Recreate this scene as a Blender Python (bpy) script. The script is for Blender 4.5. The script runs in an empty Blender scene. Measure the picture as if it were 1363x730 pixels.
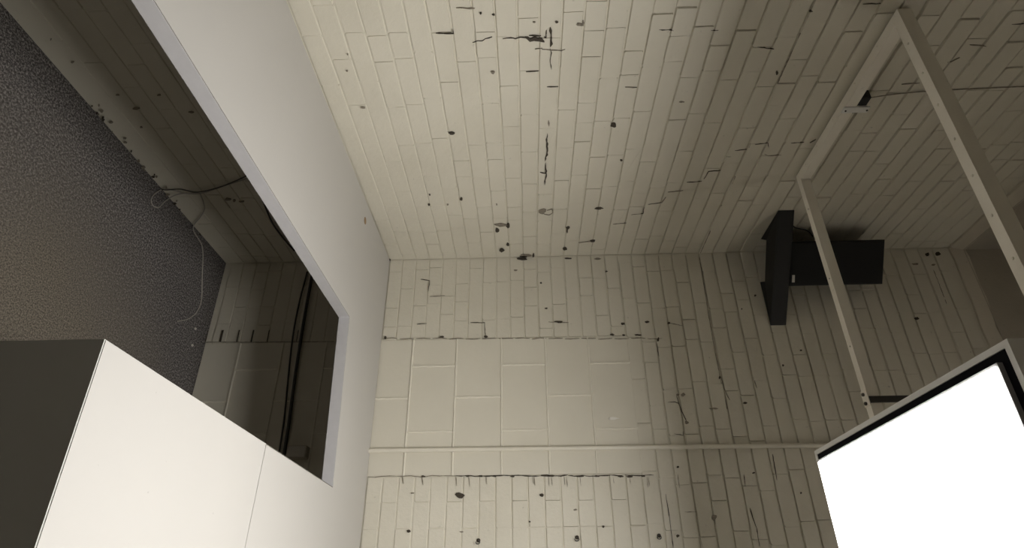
import bpy, math, random
from mathutils import Vector, Matrix
random.seed(7)
scene = bpy.context.scene
C = scene.collection

# ---------------------------------------------------------------- camera
H = 1.69
F_PX = 808.965
RM = ((0.02835753, -0.49096790, -0.87071601),
      (-0.00897195, 0.87090621, -0.49136735),
      (0.99955758, 0.02174598, 0.02029181))
cam_data = bpy.data.cameras.new('camera')
cam = bpy.data.objects.new('camera', cam_data)
C.objects.link(cam)
cam_data.sensor_fit = 'HORIZONTAL'
cam_data.sensor_width = 36.0
cam_data.lens = 36.0 * F_PX / 1363.0
cam_data.clip_start = 0.02
m = Matrix.Identity(4)
for i in range(3):
    for j in range(3):
        m[i][j] = RM[i][j]
m[2][3] = H
cam.matrix_world = m
scene.camera = cam

# ---------------------------------------------------------------- world, exposure
world = bpy.data.worlds.new('world')
scene.world = world
world.use_nodes = True
bg = world.node_tree.nodes['Background']
bg.inputs[0].default_value = (0.9, 0.92, 1.0, 1)
bg.inputs[1].default_value = 0.0
scene.view_settings.view_transform = 'Standard'
scene.view_settings.look = 'None'
scene.view_settings.gamma = 1.0
scene.view_settings.use_curve_mapping = False
scene.view_settings.exposure = 1.0
PANEL_STRENGTH = 16.0
FILL_TUBE_STRENGTH = 15.0

# ---------------------------------------------------------------- places
XB, YA = 2.920, 1.755          # brick faces of the right and the left wall
ZC = 0.935                     # worktop top
ZCEIL = 4.40
COURSE, Z0 = 0.0751, 0.0332    # brick courses


def ray(u, v):
    c = (u - 681.5, 365 - v, -F_PX)
    return [sum(RM[i][k] * c[k] for k in range(3)) for i in range(3)]


def on_left(u, v, y=None):      # photograph pixel -> point on the left wall
    d = ray(u, v); t = (YA if y is None else y) / d[1]
    return d[0] * t, d[2] * t + H


def on_right(u, v, x=None):     # photograph pixel -> (y, z) on the right wall
    d = ray(u, v); t = (XB if x is None else x) / d[0]
    return d[1] * t, d[2] * t + H


def on_level(u, v, z):
    d = ray(u, v); t = (z - H) / d[2]
    return d[0] * t, d[1] * t


def project(x, y, z):
    p = (x, y, z - H)
    c = [sum(RM[i][k] * p[i] for i in range(3)) for k in range(3)]
    if c[2] > -0.05:
        return None
    return 681.5 - c[0] * F_PX / c[2], 365 + c[1] * F_PX / c[2]


# ---------------------------------------------------------------- materials
def new_mat(name):
    mt = bpy.data.materials.new(name)
    mt.use_nodes = True
    nt = mt.node_tree
    return mt, nt, nt.nodes, nt.links, nt.nodes['Principled BSDF']


def tex_noise(nt, scale, detail=4, rough=0.55, coord=None, stretch=None):
    n = nt.nodes.new('ShaderNodeTexNoise')
    n.inputs['Scale'].default_value = scale
    n.inputs['Detail'].default_value = detail
    n.inputs['Roughness'].default_value = rough
    g = nt.nodes.new('ShaderNodeNewGeometry')
    if stretch:
        mp = nt.nodes.new('ShaderNodeMapping')
        mp.inputs['Scale'].default_value = stretch
        nt.links.new(g.outputs['Position'], mp.inputs['Vector'])
        nt.links.new(mp.outputs['Vector'], n.inputs['Vector'])
    else:
        nt.links.new(g.outputs['Position'], n.inputs['Vector'])
    return n


def ramp(nt, src, stops):
    r = nt.nodes.new('ShaderNodeValToRGB')
    el = r.color_ramp.elements
    el[0].position, el[0].color = stops[0][0], (*stops[0][1], 1)
    el[1].position, el[1].color = stops[-1][0], (*stops[-1][1], 1)
    for p, c in stops[1:-1]:
        e = el.new(p); e.color = (*c, 1)
    nt.links.new(src, r.inputs['Fac'])
    return r


def mix(nt, fac, a, b, mode='MIX'):
    x = nt.nodes.new('ShaderNodeMix')
    x.data_type = 'RGBA'
    x.blend_type = mode
    if isinstance(fac, float):
        x.inputs[0].default_value = fac
    else:
        nt.links.new(fac, x.inputs[0])
    for k, s in ((6, a), (7, b)):
        if isinstance(s, tuple):
            x.inputs[k].default_value = (*s, 1)
        else:
            nt.links.new(s, x.inputs[k])
    return x.outputs[2]


def bump(nt, height, strength, dist, bsdf):
    b = nt.nodes.new('ShaderNodeBump')
    b.inputs['Strength'].default_value = strength
    b.inputs['Distance'].default_value = dist
    nt.links.new(height, b.inputs['Height'])
    nt.links.new(b.outputs['Normal'], bsdf.inputs['Normal'])


def paint(name, base, dark, rough=0.55, spots=True, grain=0.35):
    mt, nt, N, L, b = new_mat(name)
    n1 = tex_noise(nt, 2.2, 5, 0.6)
    col = ramp(nt, n1.outputs['Fac'], [(0.3, dark), (0.62, base)]).outputs[0]
    if spots:
        n2 = tex_noise(nt, 46, 3, 0.6)
        s = ramp(nt, n2.outputs['Fac'], [(0.70, (0, 0, 0)), (0.80, (1, 1, 1))])
        col = mix(nt, s.outputs[0], col, tuple(c * 0.62 for c in base))
    L.new(col, b.inputs['Base Color'])
    b.inputs['Roughness'].default_value = rough
    n3 = tex_noise(nt, 38, 6, 0.6)
    bump(nt, n3.outputs['Fac'], grain, 0.006, b)
    return mt


CREAM = (0.72, 0.685, 0.59)
CREAM_D = (0.66, 0.625, 0.53)
M = {}
M['brick'] = paint('painted_brick', CREAM, CREAM_D, 0.50)
M['mortar'] = paint('painted_mortar', CREAM, CREAM_D, 0.55)
M['block'] = paint('painted_block', (0.73, 0.695, 0.60), (0.69, 0.655, 0.56), 0.45, False, 0.12)
M['ridge'] = paint('painted_joint', (0.80, 0.765, 0.67), (0.76, 0.725, 0.63), 0.45, False, 0.2)
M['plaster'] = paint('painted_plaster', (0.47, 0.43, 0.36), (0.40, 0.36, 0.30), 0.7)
M['plaster_lit_edge'] = paint('painted_plaster_lit_edge', (0.62, 0.57, 0.48), (0.54, 0.49, 0.40), 0.6)  # lighter copy of the plaster: light on the chamfer is in the colour
M['conduit'] = paint('painted_conduit', (0.78, 0.745, 0.65), (0.74, 0.70, 0.60), 0.35, False, 0.1)
M['frame'] = paint('painted_timber', (0.88, 0.84, 0.75), (0.83, 0.78, 0.69), 0.5, True, 0.15)


def plain(name, col, rough=0.5, metal=0.0, noise=0.0, scale=30, spec=0.5):
    mt, nt, N, L, b = new_mat(name)
    if noise:
        n = tex_noise(nt, scale, 4)
        r = ramp(nt, n.outputs['Fac'], [(0.3, tuple(c * (1 - noise) for c in col)), (0.7, col)])
        L.new(r.outputs[0], b.inputs['Base Color'])
    else:
        b.inputs['Base Color'].default_value = (*col, 1)
    b.inputs['Roughness'].default_value = rough
    b.inputs['Metallic'].default_value = metal
    b.inputs['Specular IOR Level'].default_value = spec
    return mt


def laminate(name, col, rough):
    mt, nt, N, L, b = new_mat(name)
    n = tex_noise(nt, 1.6, 4, 0.6)
    c = ramp(nt, n.outputs['Fac'], [(0.3, tuple(x * 0.97 for x in col)), (0.7, col)]).outputs[0]
    n2 = tex_noise(nt, 60, 2, 0.5)
    s = ramp(nt, n2.outputs['Fac'], [(0.76, (0, 0, 0)), (0.82, (1, 1, 1))])
    c = mix(nt, s.outputs[0], c, tuple(x * 0.8 for x in col))
    L.new(c, b.inputs['Base Color'])
    b.inputs['Roughness'].default_value = rough
    return mt


M['laminate'] = laminate('white_laminate', (0.535, 0.522, 0.507), 0.32)
M['edge_band'] = plain('grey_edge_band', (0.62, 0.61, 0.63), 0.45, noise=0.06)
M['groove'] = plain('dark_groove', (0.10, 0.09, 0.08), 0.8)
M['grey_panel'] = plain('dark_grey_panel', (0.50, 0.50, 0.48), 0.6, noise=0.06, scale=4)
M['black'] = plain('black_case', (0.008, 0.008, 0.008), 0.6, noise=0.1)
M['black_grille'] = plain('black_grille_cloth', (0.011, 0.011, 0.011), 0.85, noise=0.3, scale=400)
M['badge'] = plain('silver_badge', (0.62, 0.60, 0.55), 0.35, 0.3)
M['crack'] = plain('dark_crack', (0.075, 0.062, 0.046), 0.95, noise=0.4, scale=120)
M['faint_crack'] = plain('brown_dirt', (0.33, 0.29, 0.23), 0.95, noise=0.5, scale=140)
M['wire_dark'] = plain('dark_cable', (0.05, 0.045, 0.04), 0.5)
M['wire_white'] = plain('grey_cable', (0.38, 0.35, 0.31), 0.5)
M['steel'] = plain('dull_steel', (0.35, 0.33, 0.30), 0.4, 0.8)
M['dark_steel'] = plain('dark_steel', (0.07, 0.065, 0.06), 0.5, 0.4)
M['rim'] = plain('white_rim', (0.78, 0.77, 0.74), 0.4)
M['lamp_case'] = plain('lamp_case', (0.60, 0.57, 0.52), 0.5, noise=0.05)
M['lamp_border'] = plain('black_lamp_border', (0.006, 0.006, 0.008), 0.9, spec=0.1)
M['gasket'] = plain('grey_gasket', (0.35, 0.35, 0.36), 0.5)
M['wood_knot'] = plain('brown_plug', (0.34, 0.22, 0.11), 0.6, noise=0.3)
M['pale_chip'] = plain('fresh_pale_chip', (0.85, 0.83, 0.78), 0.6)
M['grit'] = plain('pale_grit', (0.55, 0.52, 0.46), 0.8)

mt, nt, N, L, b = new_mat('lit_diffuser')
b.inputs['Base Color'].default_value = (0.9, 0.9, 0.9, 1)
b.inputs['Emission Color'].default_value = (1.0, 0.97, 0.915, 1)
b.inputs['Emission Strength'].default_value = PANEL_STRENGTH
M['diffuser'] = mt

# worn speckled carpet: dark pile, brown worn trodden patch away from the walls
mt, nt, N, L, b = new_mat('speckled_carpet')
n1 = tex_noise(nt, 120, 4, 0.9)
sp = ramp(nt, n1.outputs['Fac'], [(0.42, (0.034, 0.031, 0.031)), (0.50, (0.09, 0.082, 0.079)), (0.60, (0.34, 0.315, 0.30))])
n2 = tex_noise(nt, 170, 4, 0.8)
wn = ramp(nt, n2.outputs['Fac'], [(0.42, (0.07, 0.060, 0.047)), (0.60, (0.25, 0.218, 0.175))])
n3 = tex_noise(nt, 1.5, 5, 0.6)
g = N.new('ShaderNodeNewGeometry')
sep = N.new('ShaderNodeSeparateXYZ'); L.new(g.outputs['Position'], sep.inputs[0])
# distance from the centre of the worn patch
dx = N.new('ShaderNodeMath'); dx.operation = 'SUBTRACT'; L.new(sep.outputs[0], dx.inputs[0]); dx.inputs[1].default_value = 1.75
dy = N.new('ShaderNodeMath'); dy.operation = 'SUBTRACT'; L.new(sep.outputs[1], dy.inputs[0]); dy.inputs[1].default_value = 0.70
dx2 = N.new('ShaderNodeMath'); dx2.operation = 'MULTIPLY'; L.new(dx.outputs[0], dx2.inputs[0]); L.new(dx.outputs[0], dx2.inputs[1])
dy2 = N.new('ShaderNodeMath'); dy2.operation = 'MULTIPLY'; L.new(dy.outputs[0], dy2.inputs[0]); L.new(dy.outputs[0], dy2.inputs[1])
dyw = N.new('ShaderNodeMath'); dyw.operation = 'MULTIPLY'; L.new(dy2.outputs[0], dyw.inputs[0]); dyw.inputs[1].default_value = 1.5
add = N.new('ShaderNodeMath'); add.operation = 'ADD'; L.new(dx2.outputs[0], add.inputs[0]); L.new(dyw.outputs[0], add.inputs[1])
sq = N.new('ShaderNodeMath'); sq.operation = 'SQRT'; L.new(add.outputs[0], sq.inputs[0])
ad2 = N.new('ShaderNodeMath'); ad2.operation = 'MULTIPLY_ADD'; L.new(n3.outputs['Fac'], ad2.inputs[0]); ad2.inputs[1].default_value = 0.7; L.new(sq.outputs[0], ad2.inputs[2])
hv = N.new('ShaderNodeMath'); hv.operation = 'MULTIPLY'; L.new(ad2.outputs[0], hv.inputs[0]); hv.inputs[1].default_value = 0.5
wear = ramp(nt, hv.outputs[0], [(0.38, (1, 1, 1)), (0.74, (0, 0, 0))])
fl = mix(nt, wear.outputs[0], sp.outputs[0], wn.outputs[0])
L.new(fl, b.inputs['Base Color'])
b.inputs['Roughness'].default_value = 0.95
bump(nt, n1.outputs['Fac'], 0.35, 0.0015, b)
M['carpet'] = mt


# ---------------------------------------------------------------- helpers
def tag(o, label=None, cat=None, group=None, kind=None):
    if label: o['label'] = label
    if cat: o['category'] = cat
    if group: o['group'] = group
    if kind: o['kind'] = kind
    return o


def empty(name, loc=(0, 0, 0)):
    o = bpy.data.objects.new(name, None)
    o.location = loc
    o.empty_display_size = 0.05
    C.objects.link(o)
    return o


def link(name, me, parent=None, loc=None):
    o = bpy.data.objects.new(name, me)
    C.objects.link(o)
    if parent is not None:
        o.parent = parent
        pl = parent.location if parent.parent is None else Vector((0, 0, 0))
        o.location = -Vector(pl) if loc is None else Vector(loc) - Vector(pl)
    elif loc is not None:
        o.location = loc
    return o


class MB:
    def __init__(s):
        s.v, s.f, s.sm = [], [], []

    def add(s, verts, faces, smooth=False):
        k = len(s.v)
        s.v += [tuple(p) for p in verts]
        s.f += [tuple(i + k for i in f) for f in faces]
        s.sm += [smooth] * len(faces)

    def prism(s, poly, z0, z1):      # poly anticlockwise seen from above
        n = len(poly)
        vs = [(x, y, z0) for x, y in poly] + [(x, y, z1) for x, y in poly]
        fs = [tuple(range(n - 1, -1, -1)), tuple(range(n, 2 * n))]
        fs += [(i, (i + 1) % n, n + (i + 1) % n, n + i) for i in range(n)]
        s.add(vs, fs)

    def box(s, a, b_, bev=0.0):
        x0, y0, z0 = a; x1, y1, z1 = b_
        if bev <= 0:
            s.prism([(x0, y0), (x1, y0), (x1, y1), (x0, y1)], z0, z1)
            return
        rings = []
        for z, k in ((z0, bev), (z0 + bev, 0), (z1 - bev, 0), (z1, bev)):
            rings.append([(x0 + k + (bev if k == 0 else 0), y0 + k, z), (x1 - k - (bev if k == 0 else 0), y0 + k, z),
                          (x1 - k, y0 + k + (bev if k == 0 else 0), z), (x1 - k, y1 - k - (bev if k == 0 else 0), z),
                          (x1 - k - (bev if k == 0 else 0), y1 - k, z), (x0 + k + (bev if k == 0 else 0), y1 - k, z),
                          (x0 + k, y1 - k - (bev if k == 0 else 0), z), (x0 + k, y0 + k + (bev if k == 0 else 0), z)])
        vs = [p for r in rings for p in r]
        fs = []
        for r in range(3):
            for i in range(8):
                j = (i + 1) % 8
                fs.append((r * 8 + i, r * 8 + j, r * 8 + 8 + j, r * 8 + 8 + i))
        fs.append(tuple(range(7, -1, -1))); fs.append(tuple(range(24, 32)))
        s.add(vs, fs)

    def cyl(s, p, q, r, n=12, r2=None, caps=True):
        p, q = Vector(p), Vector(q)
        r2 = r if r2 is None else r2
        d = (q - p).normalized()
        a = d.orthogonal().normalized(); c = d.cross(a)
        vs = []
        for o, rr in ((p, r), (q, r2)):
            for i in range(n):
                t = 2 * math.pi * i / n
                vs.append(o + a * (rr * math.cos(t)) + c * (rr * math.sin(t)))
        s.add(vs, [(i, (i + 1) % n, n + (i + 1) % n, n + i) for i in range(n)], True)
        if caps:
            s.add(vs, [tuple(range(n - 1, -1, -1)), tuple(range(n, 2 * n))])

    def tube(s, pts, r, n=8, sub=6):
        pts = [Vector(p) for p in pts]
        P = []
        for i in range(len(pts) - 1):
            p0 = pts[max(i - 1, 0)]; p1 = pts[i]; p2 = pts[i + 1]; p3 = pts[min(i + 2, len(pts) - 1)]
            for k in range(sub):
                t = k / sub
                P.append(0.5 * ((2 * p1) + (p2 - p0) * t + (2 * p0 - 5 * p1 + 4 * p2 - p3) * t * t + (3 * p1 - p0 - 3 * p2 + p3) * t ** 3))
        P.append(pts[-1])
        vs = []
        a = None
        for i, p in enumerate(P):
            d = (P[min(i + 1, len(P) - 1)] - P[max(i - 1, 0)]).normalized()
            a = d.orthogonal().normalized() if a is None else (a - d * a.dot(d)).normalized()
            c = d.cross(a)
            for k in range(n):
                t = 2 * math.pi * k / n
                vs.append(p + a * (r * math.cos(t)) + c * (r * math.sin(t)))
        fs = []
        for i in range(len(P) - 1):
            for k in range(n):
                j = (k + 1) % n
                fs.append((i * n + k, i * n + j, (i + 1) * n + j, (i + 1) * n + k))
        s.add(vs, fs, True)
        e = (len(P) - 1) * n
        s.add(vs, [tuple(range(n - 1, -1, -1)), tuple(range(e, e + n))])

    def mesh(s, name, mat, origin=(0, 0, 0)):
        me = bpy.data.meshes.new(name)
        ox, oy, oz = origin
        me.from_pydata([(x - ox, y - oy, z - oz) for x, y, z in s.v], [], s.f)
        me.polygons.foreach_set('use_smooth', s.sm)
        me.materials.append(mat)
        me.update()
        return me

    def build(s, name, mat, parent=None, origin=None):
        if origin is None and parent is None and s.v:
            xs, ys, zs = zip(*s.v)
            origin = ((min(xs) + max(xs)) / 2, (min(ys) + max(ys)) / 2, min(zs))
        if origin is None:
            return link(name, s.mesh(name, mat), parent)
        return link(name, s.mesh(name, mat, origin), parent, origin)


# ---------------------------------------------------------------- shell of the room
def slab(name, poly, z0, z1, mat):
    k = MB(); k.prism(poly, z0, z1)
    return tag(k.build(name, mat), kind='structure')


X0, Y0 = -2.6, -3.2
floor = slab('floor', [(X0 - .1, Y0 - .1), (XB + .1, Y0 - .1), (XB + .1, YA + .1), (X0 - .1, YA + .1)], -0.1, 0.0, M['carpet'])
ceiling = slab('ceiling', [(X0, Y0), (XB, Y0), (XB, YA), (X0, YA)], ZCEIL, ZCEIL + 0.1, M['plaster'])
wall_left = slab('wall_left', [(X0, YA + .007), (XB + .007, YA + .007), (XB + .007, YA + .2), (X0, YA + .2)], 0.0, ZCEIL, M['mortar'])
wall_right = slab('wall_right', [(XB + .007, Y0), (XB + .2, Y0), (XB + .2, YA + .2), (XB + .007, YA + .2)], 0.0, ZCEIL, M['mortar'])
wall_near = slab('wall_near', [(X0, Y0 - .15), (XB, Y0 - .15), (XB, Y0), (X0, Y0)], 0.0, ZCEIL, M['brick'])
wall_rear = slab('wall_rear', [(X0 - .15, Y0), (X0, Y0), (X0, YA), (X0 - .15, YA)], 0.0, ZCEIL, M['brick'])

# plastered ring beam above the brickwork, chamfered lower edge with the light on it put into a lighter colour
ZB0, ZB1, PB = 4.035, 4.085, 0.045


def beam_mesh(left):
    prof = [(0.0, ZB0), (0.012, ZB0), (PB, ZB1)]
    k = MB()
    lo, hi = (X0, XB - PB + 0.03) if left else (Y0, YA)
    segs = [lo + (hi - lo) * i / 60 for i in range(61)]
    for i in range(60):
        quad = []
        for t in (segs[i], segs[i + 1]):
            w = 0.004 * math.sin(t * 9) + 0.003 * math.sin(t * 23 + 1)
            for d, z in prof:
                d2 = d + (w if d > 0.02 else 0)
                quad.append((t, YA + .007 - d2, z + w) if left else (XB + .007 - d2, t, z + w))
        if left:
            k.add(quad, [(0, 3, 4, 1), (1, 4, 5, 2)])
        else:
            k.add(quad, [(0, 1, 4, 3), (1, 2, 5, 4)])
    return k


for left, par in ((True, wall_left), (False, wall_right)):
    beam_mesh(left).build('beam_edge', M['plaster_lit_edge'], par)
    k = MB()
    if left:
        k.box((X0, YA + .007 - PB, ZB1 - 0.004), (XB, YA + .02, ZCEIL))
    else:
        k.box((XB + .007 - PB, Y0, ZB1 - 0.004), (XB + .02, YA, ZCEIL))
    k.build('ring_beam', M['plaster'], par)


# ---------------------------------------------------------------- brickwork
def brick_mesh(i, length, height, depth):
    """front face a worn octagon, sloped margins back into the wall; outward is -Y; unit is metres"""
    r = random.Random(i * 17 + int(length * 1000))
    w, h = length / 2, height / 2
    c = 0.003 + 0.005 * r.random()
    j = lambda q: (r.random() - 0.5) * q
    long_n = 4 if length > .2 else 2
    outer, inner = [], []
    ring = []
    for side in (-1, 1):                       # bottom edge left to right, then top edge right to left
        xs = [(-w + c) + (2 * w - 2 * c) * q / long_n for q in range(long_n + 1)]
        if side > 0: xs.reverse()
        for q, x in enumerate(xs):
            ring.append((x, side * h + j(.0016), 0, -side))
        for z in (-h + c, h - c):
            ring.append((w + j(.001), z, -1, 0) if side < 0 else (-w + j(.001), -z, 1, 0))
    ke = r.choice((.0002, .0006, .0020))       # some end joints are filled with paint
    for x, z, ix, iz in ring:
        outer.append((x, 0.002, z))
        inner.append((x + ix * (ke + abs(j(.001))), -depth + j(.0014), z + iz * (.0030 + abs(j(.0016)))))
    n = len(ring)
    vs = outer + inner
    fs = [(a, (a + 1) % n, n + (a + 1) % n, n + a) for a in range(n)]
    fs.append(tuple(range(n, 2 * n)))
    return vs, fs


LENS = (0.217, 0.105, 0.160, 0.065)
BM = {}
for ln in LENS:
    for i in range(12 if ln > .2 else 6):
        BM[(ln, i)] = brick_mesh(i, ln, 0.0728, 0.0040 + 0.0032 * random.random())
BME = {}
for key, (vs, fs) in BM.items():
    me = bpy.data.meshes.new('brick')
    # make faces point outwards
    me.from_pydata(vs, [], fs)
    me.validate(); me.update()
    if me.polygons[-1].normal.y > 0:
        me.flip_normals()
    me.materials.append(M['brick'])
    BME[key] = me

# joints read from the photograph: course -> positions along the wall
JL, JR = {}, {}
for c_, x_ in ((14, 1.409), (15, 1.508), (16, 1.583), (17, 1.337), (11, 1.668), (12, 1.567), (21, 1.508), (20, 1.433), (22, 1.695),
               (23, 2.018), (24, 2.097), (25, 2.017), (7, 1.312), (6, 1.409), (4, 1.404), (5, 1.489), (10, 1.587), (9, 1.656)):
    JL[c_] = x_
for c_, y_ in ((0, 1.68), (1, 1.57), (2, 1.69), (3, 1.588), (4, 1.522), (5, 1.595), (6, 1.689), (7, 1.598), (9, 1.61), (10, 1.676), (12, 1.683),
               (11, 1.43), (16, 1.657), (18, 1.677), (20, 1.65), (21, 1.573), (15, 1.609), (22, 1.446), (19, 1.42), (23, 1.41), (24, 1.499),
               (25, 1.572)):
    JR[c_] = y_


def lay(lo, hi, seed_joint, rnd, headers=0.16):
    """cut the run lo..hi into bricks around a known joint"""
    cuts = [seed_joint]
    p = seed_joint
    while p < hi - 0.03:
        p += 0.1125 if rnd.random() < headers else 0.225
        cuts.append(p)
    p = seed_joint
    while p > lo + 0.03:
        p -= 0.1125 if rnd.random() < headers else 0.225
        cuts.insert(0, p)
    cuts = [lo] + [q for q in cuts if lo + 0.045 < q < hi - 0.045] + [hi]
    return list(zip(cuts[:-1], cuts[1:]))


def course_z(k):      # centre of course k; k = 0 is the first above the worktop
    return 0.934 + COURSE * (k + 0.5)


rnd = random.Random(11)
bricks_left, bricks_right = [], []
KLO, KHI = -12, 41
DOOR_Y0, DOOR_Y1, DOOR_Z = 0.572, 1.268, 2.222
for k in range(KLO, KHI):
    z = course_z(k)
    if z + .035 > ZB0 + 0.01:
        continue
    sj = JL.get(k, 1.40 + (0.1125 if k % 2 else 0) + rnd.uniform(-.02, .02))
    for a, b_ in lay(0.1 if z > 2.2 else (0.45 if z > .93 else 0.3), XB, sj, rnd):
        bricks_left.append(((a + b_) / 2, z, b_ - a))
    sj = JR.get(k, 1.60 + (0.1125 if k % 2 else 0) + rnd.uniform(-.02, .02))
    if z < DOOR_Z:
        runs = lay(DOOR_Y1, YA, sj, rnd, 0.3) + lay(-0.5, DOOR_Y0, DOOR_Y0 - (0.1125 if k % 2 else 0.225), rnd)
    else:
        runs = lay(-0.5, YA, sj, rnd)
    for a, b_ in runs:
        bricks_right.append(((a + b_) / 2, z, b_ - a))


def relief(left, s, z):
    """thick old paint fills the joints on the lower courses of the left wall"""
    if left:
        return min(1.7, max(0.62, 0.62 + 0.75 * (z - 1.15) / 0.8))
    return min(1.7, max(0.75, 0.75 + 0.6 * (z - 1.3) / 0.8))


def pick(L):
    return min(LENS, key=lambda q: abs(math.log(q / L)))


def shown(left, s, z, L):
    """projected size of a brick in the photograph, 0 when it is not in view"""
    pts = []
    for ds in (-L / 2, L / 2):
        for dz in (-.035, .035):
            p = project(s + ds, YA, z + dz) if left else project(XB, s + ds, z + dz)
            if p is None:
                return 0
            pts.append(p)
    u = sum(p[0] for p in pts) / 4; v = sum(p[1] for p in pts) / 4
    if not (-10 < u < 1373 and -10 < v < 740):
        return 0
    if left and z < ZC and s < 2.0 and z > .84:
        return 0
    d = [(pts[1][0] - pts[0][0], pts[1][1] - pts[0][1]), (pts[2][0] - pts[0][0], pts[2][1] - pts[0][1])]
    return abs(d[0][0] * d[1][1] - d[0][1] * d[1][0])


def place_bricks(lst, left, parent):
    scored = sorted(lst, key=lambda q: -shown(left, *q))
    singles, rest = scored[:300], scored[300:]
    pl = Vector(parent.location)
    rot = 0.0 if left else -math.pi / 2
    for s, z, L in singles:
        ln = pick(L - .006)
        i = rnd.randrange(12 if ln > .2 else 6)
        o = bpy.data.objects.new('brick', BME[(ln, i)])
        C.objects.link(o)
        o.parent = parent
        loc = Vector((s, YA + .007, z)) if left else Vector((XB + .007, s, z))
        o.location = loc - pl
        o.rotation_euler = (rnd.uniform(-.02, .02), rnd.uniform(-.005, .005), rot + rnd.uniform(-.006, .006))
        o.scale = ((L - rnd.choice((-.0012, -.0010, .0004, .0022))) / ln, relief(left, s, z), rnd.uniform(.98, 1.015))
    k = MB()
    for s, z, L in rest:
        ln = pick(L - .006)
        vs, fs = BM[(ln, rnd.randrange(12 if ln > .2 else 6))]
        fx = (L - rnd.choice((-.0012, -.0010, .0004, .0022))) / ln
        tx = rnd.uniform(-.01, .01)
        if left:
            k.add([(x * fx + s, y + YA + .007 + x * tx, q + z) for x, y, q in vs], [f[::-1] for f in fs] if FLIP else fs)
        else:
            k.add([(XB + .007 + y + x * tx, s - x * fx, q + z) for x, y, q in vs], [f[::-1] for f in fs] if FLIP else fs)
    if k.v:
        o = k.build('bricks', M['brick'], parent)
        tag(o, kind='stuff')


_t = bpy.data.meshes.new('t'); _t.from_pydata(BM[(0.217, 0)][0], [], BM[(0.217, 0)][1]); _t.update()
FLIP = _t.polygons[-1].normal.y > 0
bpy.data.meshes.remove(_t)
place_bricks(bricks_left, True, wall_left)
place_bricks(bricks_right, False, wall_right)

# ---------------------------------------------------------------- blocked-up doorway in the right wall
block_z = [0.876 - 0.228 * i for i in range(3, 0, -1)] + [0.876, 1.104, 1.332, 1.563, 1.789, 2.010, DOOR_Z]
block_z = [0.0] + block_z
rows = list(zip(block_z[:-1], block_z[1:]))
prl = Vector(wall_right.location)
for r_i, (za, zb) in enumerate(rows):
    odd = (r_i - 4) % 2 == 0
    cuts = [DOOR_Y0, 0.952, DOOR_Y1] if odd else [DOOR_Y0, 0.783, 1.118, DOOR_Y1]
    for a, b_ in zip(cuts[:-1], cuts[1:]):
        k = MB()
        e = 0.0020
        dep = 0.0045 + rnd.uniform(-.0008, .0008)
        y0, y1, z0, z1 = a + e, b_ - e, za + e, zb - e
        f_ = 0.0012
        vs = [(XB + .009, y0, z0), (XB + .009, y1, z0), (XB + .009, y1, z1), (XB + .009, y0, z1),
              (XB + .007 - dep, y0 + f_, z0 + f_), (XB + .007 - dep, y1 - f_, z0 + f_), (XB + .007 - dep, y1 - f_, z1 - f_), (XB + .007 - dep, y0 + f_, z1 - f_)]
        k.add(vs, [(4, 7, 6, 5), (0, 4, 5, 1), (1, 5, 6, 2), (2, 6, 7, 3), (3, 7, 4, 0)])
        k.build('block', M['block'], wall_right)
    # raised joints of smeared mortar
    def ridge(y0, y1, z0, z1):
        k = MB()
        w = 0.0056; x = XB + .003; xt = XB - 0.0042
        horizontal = abs(y1 - y0) > abs(z1 - z0)
        n = 10
        for i in range(n):
            t0, t1 = i / n, (i + 1) / n
            def pt(t, side, top):
                y = y0 + (y1 - y0) * t; z_ = z0 + (z1 - z0) * t
                wob = 0.0009 * math.sin(t * 21 + y0 * 50 + z0 * 31)
                ww = (w * 0.35 if top else w) * side
                if horizontal: z_ += ww + wob
                else: y += ww + wob
                return (xt if top else x, y, z_)
            q = [pt(t0, -1, 0), pt(t0, -1, 1), pt(t0, 1, 1), pt(t0, 1, 0), pt(t1, -1, 0), pt(t1, -1, 1), pt(t1, 1, 1), pt(t1, 1, 0)]
            k.add(q, [(0, 4, 5, 1), (1, 5, 6, 2), (2, 6, 7, 3)])
        k.build('mortar_joint', M['ridge'], wall_right)
    if 0 < za:
        ridge(DOOR_Y0 + .004, DOOR_Y1 - .004, za, za)
    for c_ in cuts[1:-1]:
        ridge(c_, c_, za + .004, zb - .004)

# ---------------------------------------------------------------- cracks, chips and open joints (real dirt and damage)
def on_wall(left, u, v, out):
    if left:
        x, z = on_left(u, v); return Vector((x, YA - out, z))
    y, z = on_right(u, v); return Vector((XB - out, y, z))


def crack(left, pts, width, mat='crack', out=0.0035, name='crack'):
    """thin irregular sliver following the given pixels"""
    P = [on_wall(left, u, v, out) for u, v in pts]
    Q = []
    for a, b_ in zip(P[:-1], P[1:]):
        n = max(2, int((b_ - a).length / 0.012))
        for i in range(n):
            Q.append(a.lerp(b_, i / n))
    Q.append(P[-1])
    k = MB(); vs = []
    nrm = Vector((0, -1, 0)) if left else Vector((-1, 0, 0))
    n = len(Q)
    for i, p in enumerate(Q):
        d = (Q[min(i + 1, n - 1)] - Q[max(i - 1, 0)]).normalized()
        s = d.cross(nrm).normalized()
        end = min(i, n - 1 - i)
        w = width * (0.15 if end == 0 else rnd.uniform(.35, 1.25)) / 2
        o = s * rnd.uniform(-width, width) * 0.3
        vs += [p + o + s * w, p + o - s * w, p + o + s * w - nrm * .004, p + o - s * w - nrm * .004]
    fs = []
    for i in range(n - 1):
        a = i * 4; b_ = a + 4
        fs += [(a, b_, b_ + 1, a + 1), (a + 2, a + 3, b_ + 3, b_ + 2), (a, a + 2, b_ + 2, b_), (a + 1, b_ + 1, b_ + 3, a + 3)]
    k.add(vs, fs)
    return k.build(name, M[mat], wall_left if left else wall_right)


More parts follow.
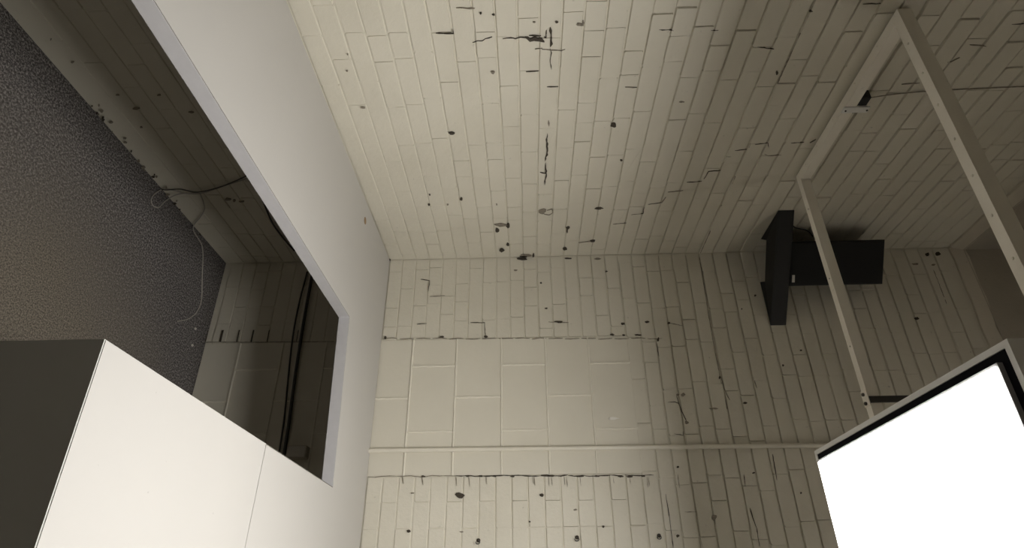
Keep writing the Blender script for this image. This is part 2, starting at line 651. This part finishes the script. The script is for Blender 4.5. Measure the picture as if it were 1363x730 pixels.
def chip(left, u, v, du, dv, mat='crack', out=0.0040, name='chip'):
    """irregular dark hole or flaked patch, du x dv pixels half-size"""
    k = MB(); vs = []
    n = 11
    for i in range(n):
        t = 2 * math.pi * i / n
        r = rnd.uniform(.65, 1.15)
        vs.append(on_wall(left, u + du * r * math.cos(t), v + dv * r * math.sin(t), out))
    nrm = Vector((0, .004, 0)) if left else Vector((.004, 0, 0))
    vs2 = vs + [p + nrm for p in vs]
    k.add(vs2, [tuple(range(n)), tuple(range(2 * n - 1, n - 1, -1))] + [(i, n + i, n + (i + 1) % n, (i + 1) % n) for i in range(n)])
    return k.build(name, M[mat], wall_left if left else wall_right)


W = 0.0030
# left wall
crack(True, [(629, 56), (636, 54), (642, 54), (646, 51), (655, 49)], W)
crack(True, [(669, 51), (680, 50), (686, 51), (693, 49), (700, 50)], W)
crack(True, [(698, 50), (706, 52), (716, 53), (725, 54)], 0.016, name='open_joint')
crack(True, [(724, 49), (727, 50), (727, 46), (728, 40)], W)
crack(True, [(733, 36), (734, 50), (733, 62)], 0.010)
crack(True, [(732, 64), (734, 70), (732, 80), (734, 92)], W)
crack(True, [(721, 65), (733, 66), (747, 67), (752, 65)], W, 'faint_crack')
crack(True, [(712, 65), (722, 64)], 0.003, 'faint_crack')
crack(True, [(729, 178), (727, 186), (729, 200), (726, 214)], 0.008)
crack(True, [(726, 216), (727, 232), (725, 246)], 0.006)
crack(True, [(730, 160), (731, 168)], 0.006, 'faint_crack')
crack(True, [(719, 229), (726, 231)], 0.006)
crack(True, [(728, 280), (735, 278), (736, 283), (731, 286), (724, 285)], 0.003, 'faint_crack')
for u, v, a, b_, mm in ((601, 177, 4, 1.8, 'crack'), (817, 166.5, 4.2, 3.2, 'crack'), (614, 264.5, 2, 2, 'crack'), (722, 281, 5, 4, 'faint_crack'),
                        (667, 299, 9, 2.5, 'faint_crack'), (676, 300, 2.4, 3.2, 'crack'), (662, 306, 2.5, 3.2, 'crack'), (676, 325, 2, 2, 'crack'),
                        (668, 333, 3.5, 2.6, 'crack'), (756, 303, 2.6, 2, 'crack'), (755, 307, 1.2, 3, 'crack'), (752, 331, 3, 2, 'crack'),
                        (797, 277, 5.5, 1.8, 'crack'), (789, 320.5, 3.5, 1.6, 'crack'), (640, 17, 1.8, 1.4, 'crack'), (657, 19, 2, 1.2, 'crack'),
                        (741, 29, 2, 1.4, 'crack'), (711, 29, 2, 1, 'faint_crack'), (656, 96, 3, 1.6, 'faint_crack'), (462, 94, 1.5, .8, 'faint_crack'),
                        (483, 143, 3.5, 1, 'faint_crack'), (463, 72, 1, 1, 'faint_crack'), (571, 272, 1.5, 1.3, 'crack'), (827, 213, 1.8, 1.3, 'crack'),
                        (907, 135, 3.5, 1.2, 'faint_crack'), (572, 259, 1, 1, 'crack'), (596, 272, 1.2, 1, 'faint_crack'), (661, 272, 1, 1, 'faint_crack'),
                        (1034, 96, 1.6, 3, 'crack'), (1079, 14, 2.4, 1.6, 'crack'), (772, 32, 5, 2, 'faint_crack'), (776, 30, 1.5, 4, 'faint_crack'),
                        (700, 340, 10, 1.6, 'faint_crack'), (697, 341, 5, 1.4, 'crack'), (710, 340, 1.6, 3, 'crack')):
    chip(True, u, v, a, b_, mm)
for pts in ([(816, 298), (834, 296.5)], [(840, 285.5), (856, 284), (857, 276)], [(863, 272), (881, 269.5), (886, 262)], [(889, 255.5), (909, 253.5)],
            [(914, 242.5), (934, 241)], [(937, 238), (943, 228), (959, 226.5)], [(978, 200), (994, 198.5)], [(1005, 192), (1022, 190), (1023, 196)],
            [(1017, 204), (1022, 207), (1040, 206)], [(1053, 190), (1070, 189)], [(888, 39), (897, 40)], [(1008, 62), (1030, 65)], [(967, 208), (973, 208)],
            [(877, 39), (896, 39)], [(832, 116), (848, 116)], [(946, 40), (956, 40)], [(728, 115), (743, 115)], [(770, 323), (788, 321)],
            [(1078, 190), (1086, 185)], [(1291, 59), (1313, 61)], [(1250, 83), (1266, 82), (1277, 76)], [(1200, 112), (1224, 110)], [(1124, 151), (1145, 149)],
            [(1148, 5), (1172, 4)], [(700, 95), (717, 94)], [(704, 47), (720, 47)], [(607, 10), (632, 11)], [(580, 44), (604, 44), (603, 40)],
            [(1346, 32), (1363, 31)]):
    crack(True, pts, 0.0036, 'crack' if rnd.random() < .55 else 'faint_crack', name='open_joint')
# the deep bed joint that runs round both walls
crack(True, [(1086, 0), (1040, 100), (1000, 190), (965, 265), (931, 340)], 0.0028, 'faint_crack', 0.0015, 'open_joint')
crack(False, [(931, 342), (940, 400), (950, 460), (962, 520), (968, 545)], 0.0028, 'faint_crack', 0.0015, 'open_joint')
# right wall: edges of the blocked-up doorway
pts = [(490 + i * 9.5, 634.8 - i * .045 + rnd.uniform(-1.1, 1.1)) for i in range(41)]
for a in range(0, 40, 4):
    crack(False, pts[a:a + 5], 0.0042 if a > 10 else 0.003, 'crack' if a > 10 else 'faint_crack')
for u, a in ((563, 3), (622, 3), (640, 3), (658, 4), (682, 3.5), (726, 8), (733, 5), (771, 6), (794, 4), (826, 4), (838, 5), (856, 3)):
    chip(False, u, 634 + rnd.uniform(-.5, 1), a, 1.3)
for u in (536, 562, 607, 624, 647, 709, 711, 730, 734, 751, 754, 772, 816, 838, 861, 863):
    crack(False, [(u, 635), (u + .6, 641), (u + 1.2, 644 + rnd.uniform(0, 6))], 0.0022, 'faint_crack')
for a in range(510, 865, 22):
    crack(False, [(a, 451.5 + rnd.uniform(-.6, .6)), (a + 11, 451 + rnd.uniform(-.8, .8)), (a + 19, 451)], 0.003, 'faint_crack')
for u, v, a, b_, mm in ((513, 450, 2, 2, 'crack'), (588, 449, 3, 1.4, 'crack'), (647, 448.5, 3, 1.6, 'crack'), (815, 446, 3, 1.2, 'crack'), (830, 446.5, 2, 1, 'crack'),
                        (849, 446.5, 4.5, 1, 'crack'), (829, 431.5, 3, 1.6, 'crack'), (861, 429, 3, 1.6, 'crack'), (744, 429, 6, 1.4, 'crack'), (890, 430.5, 2, 1.4, 'crack'),
                        (876, 453, 1.6, 3, 'crack'), (612, 660, 6.5, 4, 'crack'), (721.5, 659.5, 3, 2.6, 'crack'), (544, 707.5, 3, 2, 'crack'), (614, 708.5, 3, 1, 'faint_crack'),
                        (549, 657, 3, 1, 'faint_crack'), (766, 679, 3, 1.2, 'faint_crack'), (705, 695, 1.2, 1.2, 'crack'), (902, 714, 2, 2, 'crack'), (950, 689, 4, 4, 'faint_crack'),
                        (803, 701.5, 1.8, 1.6, 'crack'), (902, 622, 1.6, 1.4, 'crack'), (1066, 657, 1.5, 1.5, 'crack'), (991.5, 537, 3, 1.3, 'crack'), (958, 503, 1.6, 2, 'crack'),
                        (902, 526, 2, 1.6, 'faint_crack'), (909, 526, 3, 2.4, 'faint_crack'), (914, 563, 3, 2.4, 'faint_crack'), (950, 544.5, 6, 1.2, 'faint_crack'),
                        (1005, 394, 1.5, 1.5, 'crack'), (1219.5, 424.5, 4, 2, 'crack'), (1234, 339, 3, 2.2, 'crack'), (1248, 338.5, 4, 3.2, 'crack'), (1242, 353, 2.5, 1.5, 'faint_crack'),
                        (1218, 352, 5, 1.6, 'faint_crack'), (686, 360, 2.5, 1, 'faint_crack'), (695, 345, 8, 2, 'crack'), (756, 344.5, 5, 1, 'crack'), (1042, 487, 1.6, 1.6, 'crack'),
                        (1066, 467, 1.6, 1.2, 'crack'), (795, 345, 5, 1.2, 'faint_crack'), (720, 377, 1.5, 1, 'crack'), (987, 412, 1, 1, 'crack'), (518, 346, 2, 2, 'crack'),
                        (727, 411, 2, 1, 'crack'), (807, 362, 2, 1.2, 'crack'), (1003, 630, 2, 1, 'crack')):
    chip(False, u, v, a, b_, mm)
for pts in ([(900, 527), (906, 545), (914, 562)], [(889, 536), (898, 535.5), (904, 538)], [(897, 578), (909, 580), (909, 574)], [(960, 503), (964, 518), (971, 533)],
            [(1003, 503), (1007, 517)], [(888, 430), (908, 434)], [(911, 682), (927, 682)], [(998, 677), (1002, 690), (1007, 704), (1011, 728)],
            [(886, 658), (891, 690), (896, 730)], [(902, 632), (904, 650)], [(990, 632), (992, 648)], [(1028, 605), (1034, 640)], [(874, 458), (877, 475)],
            [(560, 372), (572, 374), (570, 388)], [(592, 394), (572, 395)], [(626, 430), (645, 430), (646, 448)], [(555, 432), (568, 431)],
            [(730, 429), (757, 430)], [(1140, 438), (1150, 466), (1158, 488)], [(1242, 360), (1252, 385), (1262, 412), (1270, 430)]):
    crack(False, pts, 0.0030, 'crack' if rnd.random() < .4 else 'faint_crack', name='open_joint')
chip(False, 817, 557.5, 7, 2, 'pale_chip')
# toothed gaps in the jamb below the worktop, dark chips along the floor
for u, w_ in ((275, 5), (295, 6), (317, 3), (336, 2.5), (357, 3), (396, 3)):
    (ya_, za_), (yb_, zb_) = on_right(u - w_ / 2, 455), on_right(u + w_ / 2, 439)
    k = MB(); k.prism([(XB - .004, ya_), (XB + .004, ya_), (XB + .004, yb_), (XB - .004, yb_ - .006)], za_, zb_)
    k.build('open_joint', M['crack'], wall_right)
crack(False, [(264, 456), (340, 456), (445, 455)], 0.0022, 'faint_crack')
for i in range(26):
    u0 = rnd.uniform(118, 262); v0 = 140 + (u0 - 118) * 1.22
    chip(True, u0 + rnd.uniform(2, 12), v0 - rnd.uniform(0, 5), rnd.uniform(.8, 3), rnd.uniform(.8, 2.2), rnd.choice(('crack', 'faint_crack')))
for u, v, a, b_ in ((97, 82, 2.4, 1.4), (157, 126, 2.4, 1), (181, 144, 5, 1.8), (212, 126, 3, 1), (188, 169, 2, 1), (255, 149, 4, 1.2), (68, 52, 1, 1), (55, 73, 1, 1), (303, 265, 5, 1.5), (322, 268, 4, 1.2), (312, 267, 2, 2)):
    chip(True, u, v, a, b_, 'faint_crack')


# ---------------------------------------------------------------- hooks and conduit on the right wall
def hook(u, v, label):
    y, z = on_right(u, v)
    t = empty('wall_hook', (XB - .0, y, z))
    tag(t, label, 'hook', 'small steel hooks screwed into the brick wall')
    k = MB(); k.cyl((XB - .0015, y, z), (XB - .012, y, z), 0.0035, 8)
    k.build('screw', M['dark_steel'], t)
    k = MB()
    pts = []
    for i in range(9):
        a = math.pi * (0.1 + 1.5 * i / 8)
        pts.append((XB - .014 - .002 * i / 8, y - .008 + .008 * math.cos(a), z - .002 + .009 * math.sin(a)))
    k.tube([(XB - .010, y, z)] + pts, 0.0020, 6, 3)
    k.build('hook_ring', M['dark_steel'], t)
    k = MB()
    n = 12
    k.cyl((XB - .0005, y, z), (XB - .0045, y, z), 0.0085, n)
    k.build('wall_plug', M['crack'], t)


hook(637, 720, 'dark hook on the white bricks nearest the worktop, lowest of the three hooks')
hook(768, 716, 'dark hook in the middle of the three hooks on the white bricks')
hook(877, 713.5, 'dark hook farthest from the worktop, highest of the three hooks on the brick wall')

t = empty('conduit', (XB - .014, 0.690, ZC))
tag(t, 'thin cream-painted conduit running straight up the brick wall from the worktop', 'conduit')
k = MB(); k.cyl((XB - .018, 0.692, ZC), (XB - .018, 0.680, ZB0), 0.0105, 14); k.build('pipe', M['conduit'], t)
for z in (3.3, 3.7):
    k = MB(); k.box((XB - .027, 0.672, z), (XB + .004, 0.704, z + .018), .003); k.build('clip', M['conduit'], t)

# ---------------------------------------------------------------- worktops
TH = 0.045
ZT = ZC - TH
EY = 1.119        # front edge of the run along the left wall
inner = [(-0.5, 1.112), (2.345, 1.128), (2.421, 0.442), (1.7485, 0.442)]
WX, WY = XB - 0.003, YA - 0.003
poly = [(1.7485, 0.442), (1.722, -0.20), (WX, -0.20), (WX, WY), (-0.5, WY), (-0.5, 1.112), (2.345, 1.128), (2.421, 0.442)]
t = empty('worktop', (2.6, 0.9, ZT))
tag(t, 'long white laminate worktop with grey front edge, running along both brick walls', 'worktop')
k = MB(); k.prism(poly, ZT, ZC - .0012)


def offset_in(pl, d):
    return pl


k.build('board', M['groove'], t)
# laminate surface set back a hair from the grey edge, so the seam shows as a fine dark line
g_ = 0.0030
top = [(1.7493, 0.442 - g_), (1.7225, -0.20), (WX, -0.20), (WX, WY), (-0.5, WY), (-0.5, 1.112 + g_), (2.345 + g_, 1.128 + g_), (2.421 + g_, 0.442 - g_)]
k = MB(); k.prism(top, ZC - .0012, ZC); k.build('laminate_top', M['laminate'], t)
for a, b_ in zip([(-0.5, 1.112), (2.345, 1.128)], [(2.345, 1.128), (2.421, 0.442)]):
    d = Vector((b_[0] - a[0], b_[1] - a[1])).normalized()
    nrm = Vector((d.y, -d.x)) if a[0] < 0 else Vector((d.y, -d.x))
    k = MB(); w_ = 0.0015
    p = [a, b_, (b_[0] + nrm.x * w_, b_[1] + nrm.y * w_), (a[0] + nrm.x * w_, a[1] + nrm.y * w_)]
    area = sum(p[i][0] * p[(i + 1) % 4][1] - p[(i + 1) % 4][0] * p[i][1] for i in range(4))
    if area < 0: p.reverse()
    k.prism(p, ZT, ZC - .0004); k.build('edge_band', M['edge_band'], t)
for a, b_ in (((0.4, WY - .045, ZT - .05), (XB - .01, WY, ZT)), ((XB - .05, -0.1, ZT - .05), (XB - .003, WY - .05, ZT))):
    k = MB(); k.box(a, b_); k.build('batten', M['frame'], t)
k = MB(); x_, y_ = on_level(486, 294, ZC); k.cyl((x_, y_, ZC - .001), (x_, y_, ZC + .0008), 0.0180, 18); k.build('brown_plug', M['wood_knot'], t)
t['label'] = 'long white laminate worktop with grey front edge, running along both brick walls'

t = empty('peninsula_counter', (1.36, 0.12, 0.0))
tag(t, 'white-topped counter arm with a dark grey end panel down to the carpet', 'counter')
pp = [(0.998, -0.20), (1.7205, -0.20), (1.7470, 0.442), (0.989, 0.442)]
k = MB(); k.prism([(0.9995, -0.1995), (1.7200, -0.1995), (1.7463, 0.4408), (0.9905, 0.4408)], ZT, ZC); k.build('countertop', M['laminate'], t)
k = MB(); k.prism([(0.996, -0.1995), (1.015, -0.1995), (1.008, 0.4415), (0.9875, 0.4415)], 0.0, ZC - .0015); k.build('end_panel', M['grey_panel'], t)
k = MB(); k.prism([(1.70, -0.19), (1.715, -0.19), (1.735, 0.38), (1.72, 0.38)], 0.0, ZT); k.build('support_panel', M['grey_panel'], t)
k = MB(); k.prism([(1.02, -0.19), (1.70, -0.19), (1.70, -0.17), (1.02, -0.17)], 0.0, ZT); k.build('front_panel', M['grey_panel'], t)

# ---------------------------------------------------------------- lamp panel over the counter
PZ = 2.450
PX1, PY1 = on_level(1083.6, 601, PZ)
PX0 = on_level(1339, 448.8, PZ)[0]
PY0 = PY1 - 0.64
t = empty('lamp_panel', ((PX0 + PX1) / 2, (PY0 + PY1) / 2, PZ + .10))
tag(t, 'large glowing white ceiling lamp panel with white rim and black border', 'lamp')
k = MB(); k.box((PX0 + .001, PY0 + .001, PZ + .004), (PX1 - .001, PY1 - .001, PZ + .10)); k.build('case', M['lamp_case'], t)


def ring(x0, x1, y0, y1, w, z0, z1):
    kk = MB()
    kk.prism([(x0, y0), (x1, y0), (x1, y0 + w), (x0, y0 + w)], z0, z1)
    kk.prism([(x0, y1 - w), (x1, y1 - w), (x1, y1), (x0, y1)], z0, z1)
    kk.prism([(x0, y0 + w), (x0 + w, y0 + w), (x0 + w, y1 - w), (x0, y1 - w)], z0, z1)
    kk.prism([(x1 - w, y0 + w), (x1, y0 + w), (x1, y1 - w), (x1 - w, y1 - w)], z0, z1)
    return kk


ring(PX0, PX1, PY0, PY1, 0.0115, PZ, PZ + .05).build('rim', M['rim'], t)
k = MB(); k.prism([(PX0 + .012, PY0 + .012), (PX1 - .012, PY0 + .012), (PX1 - .012, PY1 - .012), (PX0 + .012, PY1 - .012)], PZ + .001, PZ + .006)
k.build('border', M['lamp_border'], t)
DI = 0.029
dx0, dx1, dy0, dy1, dz = PX0 + DI, PX1 - .022, PY0 + DI, PY1 - DI, PZ - .010
k = MB(); k.prism([(dx0, dy0), (dx1, dy0), (dx1, dy1), (dx0, dy1)], dz + .002, PZ + .002); k.build('gasket', M['gasket'], t)
k = MB(); k.prism([(dx0 + .005, dy0 + .005), (dx1 - .005, dy0 + .005), (dx1 - .005, dy1 - .006), (dx0 + .005, dy1 - .006)], dz, dz + .003); k.build('diffuser', M['diffuser'], t)
for line in (((1115, 617), (1120, 644)), ((1120, 644), (1100, 652)), ((1117, 696), (1135, 692))):
    (ax, ay), (bx_, by_) = (on_level(u, v, dz - .001) for u, v in line)
    k = MB(); k.cyl((ax, ay, dz - .0004), (bx_, by_, dz - .0004), .0005, 5); k.build('film_crease', M['gasket'], t)
for x_ in (PX0 + .08, PX1 - .08):
    for y_ in (PY0 + .08, PY1 - .10):
        k = MB(); k.cyl((x_, y_, PZ + .09), (x_, y_, ZCEIL), 0.004, 8); k.build('suspension_rod', M['steel'], t)

# ---------------------------------------------------------------- white timber frame fixed high on the wall
FZ, FH = 2.945, 0.042
t = empty('timber_frame', (1.8, 1.70, FZ))
tag(t, 'white-painted open rectangular frame of timber bars fixed high on the left brick wall', 'frame')
fy1, fw = YA - .008, 0.040
bx0, bx1 = 1.3600, 1.3970     # near bar
cx0, cx1 = 2.2120, 2.2440     # far bar
k = MB(); k.prism([(bx1 + .0005, fy1 - fw), (cx0, fy1 - fw), (cx1 - .001, fy1), (bx1 + .0005, fy1)], FZ, FZ + FH); k.build('wall_bar', M['frame'], t)
k = MB(); k.prism([(cx0 + .0005, fy1 - fw - .001), (cx0 - .008, 0.30), (cx1 - .004, 0.30), (cx1, fy1 - .0005)], FZ, FZ + FH); k.build('cross_bar', M['frame'], t)
k = MB(); k.prism([(bx0 - .004, -0.6), (bx1 - .004, -0.6), (bx1, fy1), (bx0, fy1)], FZ, FZ + FH + .004); k.build('cross_bar', M['frame'], t)
k = MB(); k.prism([(bx0, -0.64), (cx1, -0.64), (cx1, -0.6), (bx0, -0.6)], FZ, FZ + FH); k.build('end_bar', M['frame'], t)
for i in range(9):
    y_ = 1.60 - i * 0.135
    k = MB(); k.cyl((1.379 - .0006 * i, y_, FZ - .0030), (1.379 - .0006 * i, y_, FZ + .002), 0.0035, 10, 0.0048); k.build('screw', M['conduit'], t)
for y_ in (1.55, 1.2, 0.9):
    k = MB(); k.cyl((2.223, y_, FZ - .002), (2.223, y_, FZ + .002), 0.003, 8); k.build('screw', M['steel'], t)
for x_ in (1.50, 1.67, 1.86, 2.02, 2.14):
    k = MB(); k.cyl((x_, 1.732, FZ - .002), (x_, 1.732, FZ + .002), 0.003, 8); k.build('screw', M['conduit'], t)
# upright strap on the wall bar
k = MB(); k.box((1.765, YA - .054, FZ - .006), (1.795, YA - .0475, FZ + .095), .001); k.build('strap', M['rim'], t)
k = MB(); k.box((1.765, YA - .050, FZ + .075), (1.795, YA - .002, FZ + .083)); k.build('strap', M['rim'], t)
for x_, z_ in ((1.781, FZ + .006), (1.781, FZ + .088)):
    k = MB(); k.cyl((x_, YA - .052, z_), (x_, YA - .057, z_), .0035, 8); k.build('screw', M['dark_steel'], t)
# joint plate and dark hanger strap near the end of the far bar
x_, y_ = 2.224, 0.712
k = MB(); k.box((2.203, y_ - .05, FZ - .004), (2.243, y_ + .012, FZ + .0005), .001); k.build('joint_plate', M['frame'], t)
for d in (0, -.034):
    k = MB(); k.cyl((x_, y_ + d - .005, FZ - .010), (x_, y_ + d - .005, FZ + .002), 0.0065, 10); k.build('bolt', M['dark_steel'], t)
k = MB(); k.box((2.199, y_ - .042, FZ), (2.206, y_ - .018, ZCEIL)); k.build('hanger_strap', M['dark_steel'], t)
k = MB(); k.box((1.350, 0.10, FZ), (1.356, 0.125, ZCEIL)); k.build('hanger_strap', M['dark_steel'], t)

bx = empty('junction_block', (1.745, YA - .03, FZ + FH))
tag(bx, 'small black block sitting on the wall bar of the white timber frame', 'block')
k = MB(); k.box((1.722, YA - .046, FZ + FH), (1.766, YA - .004, FZ + FH + .040), .003); k.build('body', M['black'], bx)
k = MB(); k.cyl((1.745, YA - .025, FZ + FH + .038), (1.745, YA - .025, FZ + FH + .046), .005, 8); k.build('cable_gland', M['black'], bx)
k = MB()
k.tube([(1.745, YA - .025, FZ + FH + .044), (1.743, YA - .010, FZ + .20), (1.735, YA - .006, 3.3), (1.728, YA - .006, 3.55), (1.72, YA - .006, 4.0)], 0.0022, 6, 4)
tag(k.build('wall_cable', M['faint_crack']), 'thin cable going straight up the left brick wall above the white frame', 'cable')

# ---------------------------------------------------------------- corner shelf and speaker
SZ = 2.962
p3 = on_level(1020, 320, SZ); p4 = on_level(1018, 375, SZ)
A0 = (2.520, YA - .002); A1 = (2.784, YA - .002); B1 = (XB - .002, 1.563); B0 = (XB - .002, 1.306)
t = empty('corner_shelf', (2.75, 1.56, SZ))
tag(t, 'black shelf fixed across the corner of the brick walls under the black speaker', 'shelf')
# front board, parallel to the diagonal
fr = Vector((B0[0] - A0[0], B0[1] - A0[1])).normalized()
k = MB(); k.prism([A0, B0, (p4[0], p4[1]), (p3[0], p3[1])], SZ, SZ + .068); k.build('front_board', M['black'], t)
k = MB(); k.prism([A0, (p3[0], p3[1]), A1], SZ, SZ + .060); k.build('bracket', M['black_grille'], t)
k = MB(); k.prism([B0, B1, (p4[0], p4[1])], SZ, SZ + .060); k.build('bracket', M['black_grille'], t)
k = MB(); k.prism([A0, B0, B1, (XB - .004, YA - .02), A1], SZ + .0685, SZ + .080); k.build('shelf_top', M['black'], t)

ZS = SZ + .0805
f0 = Vector(on_level(1051, 322, ZS)); f1 = Vector(on_level(1049, 381, ZS))
d = (f1 - f0).normalized(); back = Vector((-d.y, d.x))
if back.x < 0: back = -back
# keep the case inside the corner
wd = (f1 - f0).length
DEP = 0.17
sp_poly = [f0, f1, f1 + back * DEP - d * .035, f0 + back * DEP + d * .035]
area = sum(sp_poly[i].x * sp_poly[(i + 1) % 4].y - sp_poly[(i + 1) % 4].x * sp_poly[i].y for i in range(4))
if area < 0: sp_poly.reverse()
rr = ray(1176, 350); mid = (f0 + f1) / 2
hgt = H + rr[2] * (mid.length / math.hypot(rr[0], rr[1])) - ZS
t = empty('speaker', ((f0.x + f1.x) / 2, (f0.y + f1.y) / 2, ZS))
tag(t, 'tall black loudspeaker with a small silver badge standing in the corner of the walls', 'speaker')
k = MB(); k.prism([(p.x, p.y) for p in sp_poly], ZS, ZS + hgt); k.build('case', M['black'], t)
q0 = f0 + d * .008 - back * .010; q1 = f1 - d * .008 - back * .010
gp = [q0, q1, q1 + back * .0095, q0 + back * .0095]
ar = sum(gp[i].x * gp[(i + 1) % 4].y - gp[(i + 1) % 4].x * gp[i].y for i in range(4))
if ar < 0: gp.reverse()
k = MB(); k.prism([(p.x, p.y) for p in gp], ZS + .006, ZS + hgt - .006); k.build('grille', M['black_grille'], t)
e0 = q1 - d * .050 - back * .003; e1 = q1 - d * .012 - back * .003
gp = [e0, e1, e1 + back * .003, e0 + back * .003]
ar = sum(gp[i].x * gp[(i + 1) % 4].y - gp[(i + 1) % 4].x * gp[i].y for i in range(4))
if ar < 0: gp.reverse()
k = MB(); k.prism([(p.x, p.y) for p in gp], ZS + .014, ZS + .027); k.build('badge', M['badge'], t)
k = MB()
sx, sy = f0.x, f0.y
k.tube([(2.60, YA - .006, SZ + .081), (2.66, YA - .012, SZ + .13), (sx + .03, YA - .02, SZ + .20), (sx + .10, YA - .012, SZ + .26)], 0.003, 6)
tag(k.build('speaker_cable', M['black']), 'short black cable looping beside the speaker on the corner shelf', 'cable')

# ---------------------------------------------------------------- cables and box under the worktop
def LW(u, v, out=.008):
    x, z = on_left(u, v, YA - out); return (x, YA - out, z)


def RW(u, v, out=.008):
    y, z = on_right(u, v, XB - out); return (XB - out, y, z)


def FL(u, v, r=.004):
    x, y = on_level(u, v, r); return (x, y, r)


k = MB()
k.tube([LW(345, 231), LW(322, 240), LW(300, 247), LW(270, 257), LW(250, 258), LW(233, 254), LW(222, 252), LW(214, 253, .010), FL(204, 260), FL(201, 268), FL(205, 275), FL(212, 276),
        FL(220, 268), LW(236, 259, .012), LW(262, 257, .014), LW(268, 262, .01), LW(272, 278), LW(266, 290), LW(258, 300), FL(258, 308), FL(264, 318), FL(269, 328),
        FL(270, 345), FL(269, 370), FL(268, 400), FL(262, 415), FL(255, 422), FL(247, 426), FL(236, 428)], 0.0028, 6, 5)
tag(k.build('floor_cable', M['wire_white']), 'thin pale cable looping from the wall onto the carpet under the worktop', 'cable')
k = MB()
k.tube([LW(340, 228), LW(318, 239, .012), LW(290, 250, .014), LW(262, 256, .016), LW(240, 252, .014), LW(222, 253, .012), LW(215, 252)], 0.0030, 6, 5)
tag(k.build('wall_cable', M['wire_dark']), 'dark cable strung along the left wall just above the carpet edge', 'cable')
k = MB()
k.tube([LW(330, 232), LW(345, 252), LW(352, 272), LW(362, 296), LW(376, 316), LW(392, 334)], 0.0045, 6, 5)
tag(k.build('wall_cable', M['wire_dark']), 'black cable sagging on the left wall close beneath the worktop edge', 'cable')
k = MB()
k.tube([RW(409, 362), RW(399, 400), RW(391, 440), RW(386, 480), RW(383, 510), RW(378, 560), RW(371, 606)], 0.0048, 6, 5)
tag(k.build('wall_cable', M['wire_dark']), 'black cable on the right wall under the worktop, the lower and more bowed of two', 'cable')
k = MB()
k.tube([RW(417, 358, .012), RW(404, 430, .012), RW(393, 500, .012), RW(385, 560, .012), RW(378, 606, .012)], 0.0085, 8, 5)
tag(k.build('wall_pipe', M['wire_dark']), 'straight dark pipe on the right wall under the worktop, above the bowed cable', 'pipe')
t = empty('socket_box', (XB - .03, 0.69, 0.56))
tag(t, 'small grey surface-mounted socket box low on the right wall under the worktop', 'socket')
ya, za = on_right(413, 596); yb, zb = on_right(384, 613)
k = MB(); k.box((XB - .045, min(ya, yb), min(za, zb)), (XB + .002, max(ya, yb), max(za, zb)), .004); k.build('back_box', M['plaster'], t)
k = MB(); k.box((XB - .049, min(ya, yb) + .004, min(za, zb) + .004), (XB - .045, max(ya, yb) - .004, max(za, zb) - .004), .001); k.build('cover_plate', M['lamp_case'], t)
for u, v in ((260, 438), (256, 460)):
    x_, y_ = on_level(u, v, .004)
    k = MB(); k.box((x_ - .007, y_ - .005, 0.0), (x_ + .006, y_ + .006, .008), .002)
    tag(k.build('debris', M['grit']), 'pale crumb of plaster on the dark carpet, %s' % ('nearer the corner' if v < 450 else 'farther from the corner'), 'debris', 'crumbs of plaster on the carpet')

# ---------------------------------------------------------------- unseen ceiling strip light, guessed from shadows and added to brighten the upper walls
mt, nt, N, L, b = new_mat('lit_fill_tube')
b.inputs['Emission Color'].default_value = (1.0, 0.95, 0.88, 1)
b.inputs['Emission Strength'].default_value = FILL_TUBE_STRENGTH
M['tube'] = mt
t = empty('fill_strip_light', (1.9, -0.70, ZCEIL - .10))
tag(t, 'added out-of-view white fluorescent strip light on the ceiling, above and beyond the glowing lamp panel', 'lamp')
k = MB(); k.box((1.86, -1.35, ZCEIL - .06), (1.94, -0.05, ZCEIL), .005); k.build('housing', M['rim'], t)
k = MB(); k.cyl((1.90, -1.30, ZCEIL - .105), (1.90, -0.10, ZCEIL - .105), .019, 14); k.build('tube', M['tube'], t)
for y_ in (-1.32, -0.10):
    k = MB(); k.box((1.88, y_, ZCEIL - .13), (1.92, y_ + .02, ZCEIL - .06)); k.build('tube_holder', M['rim'], t)
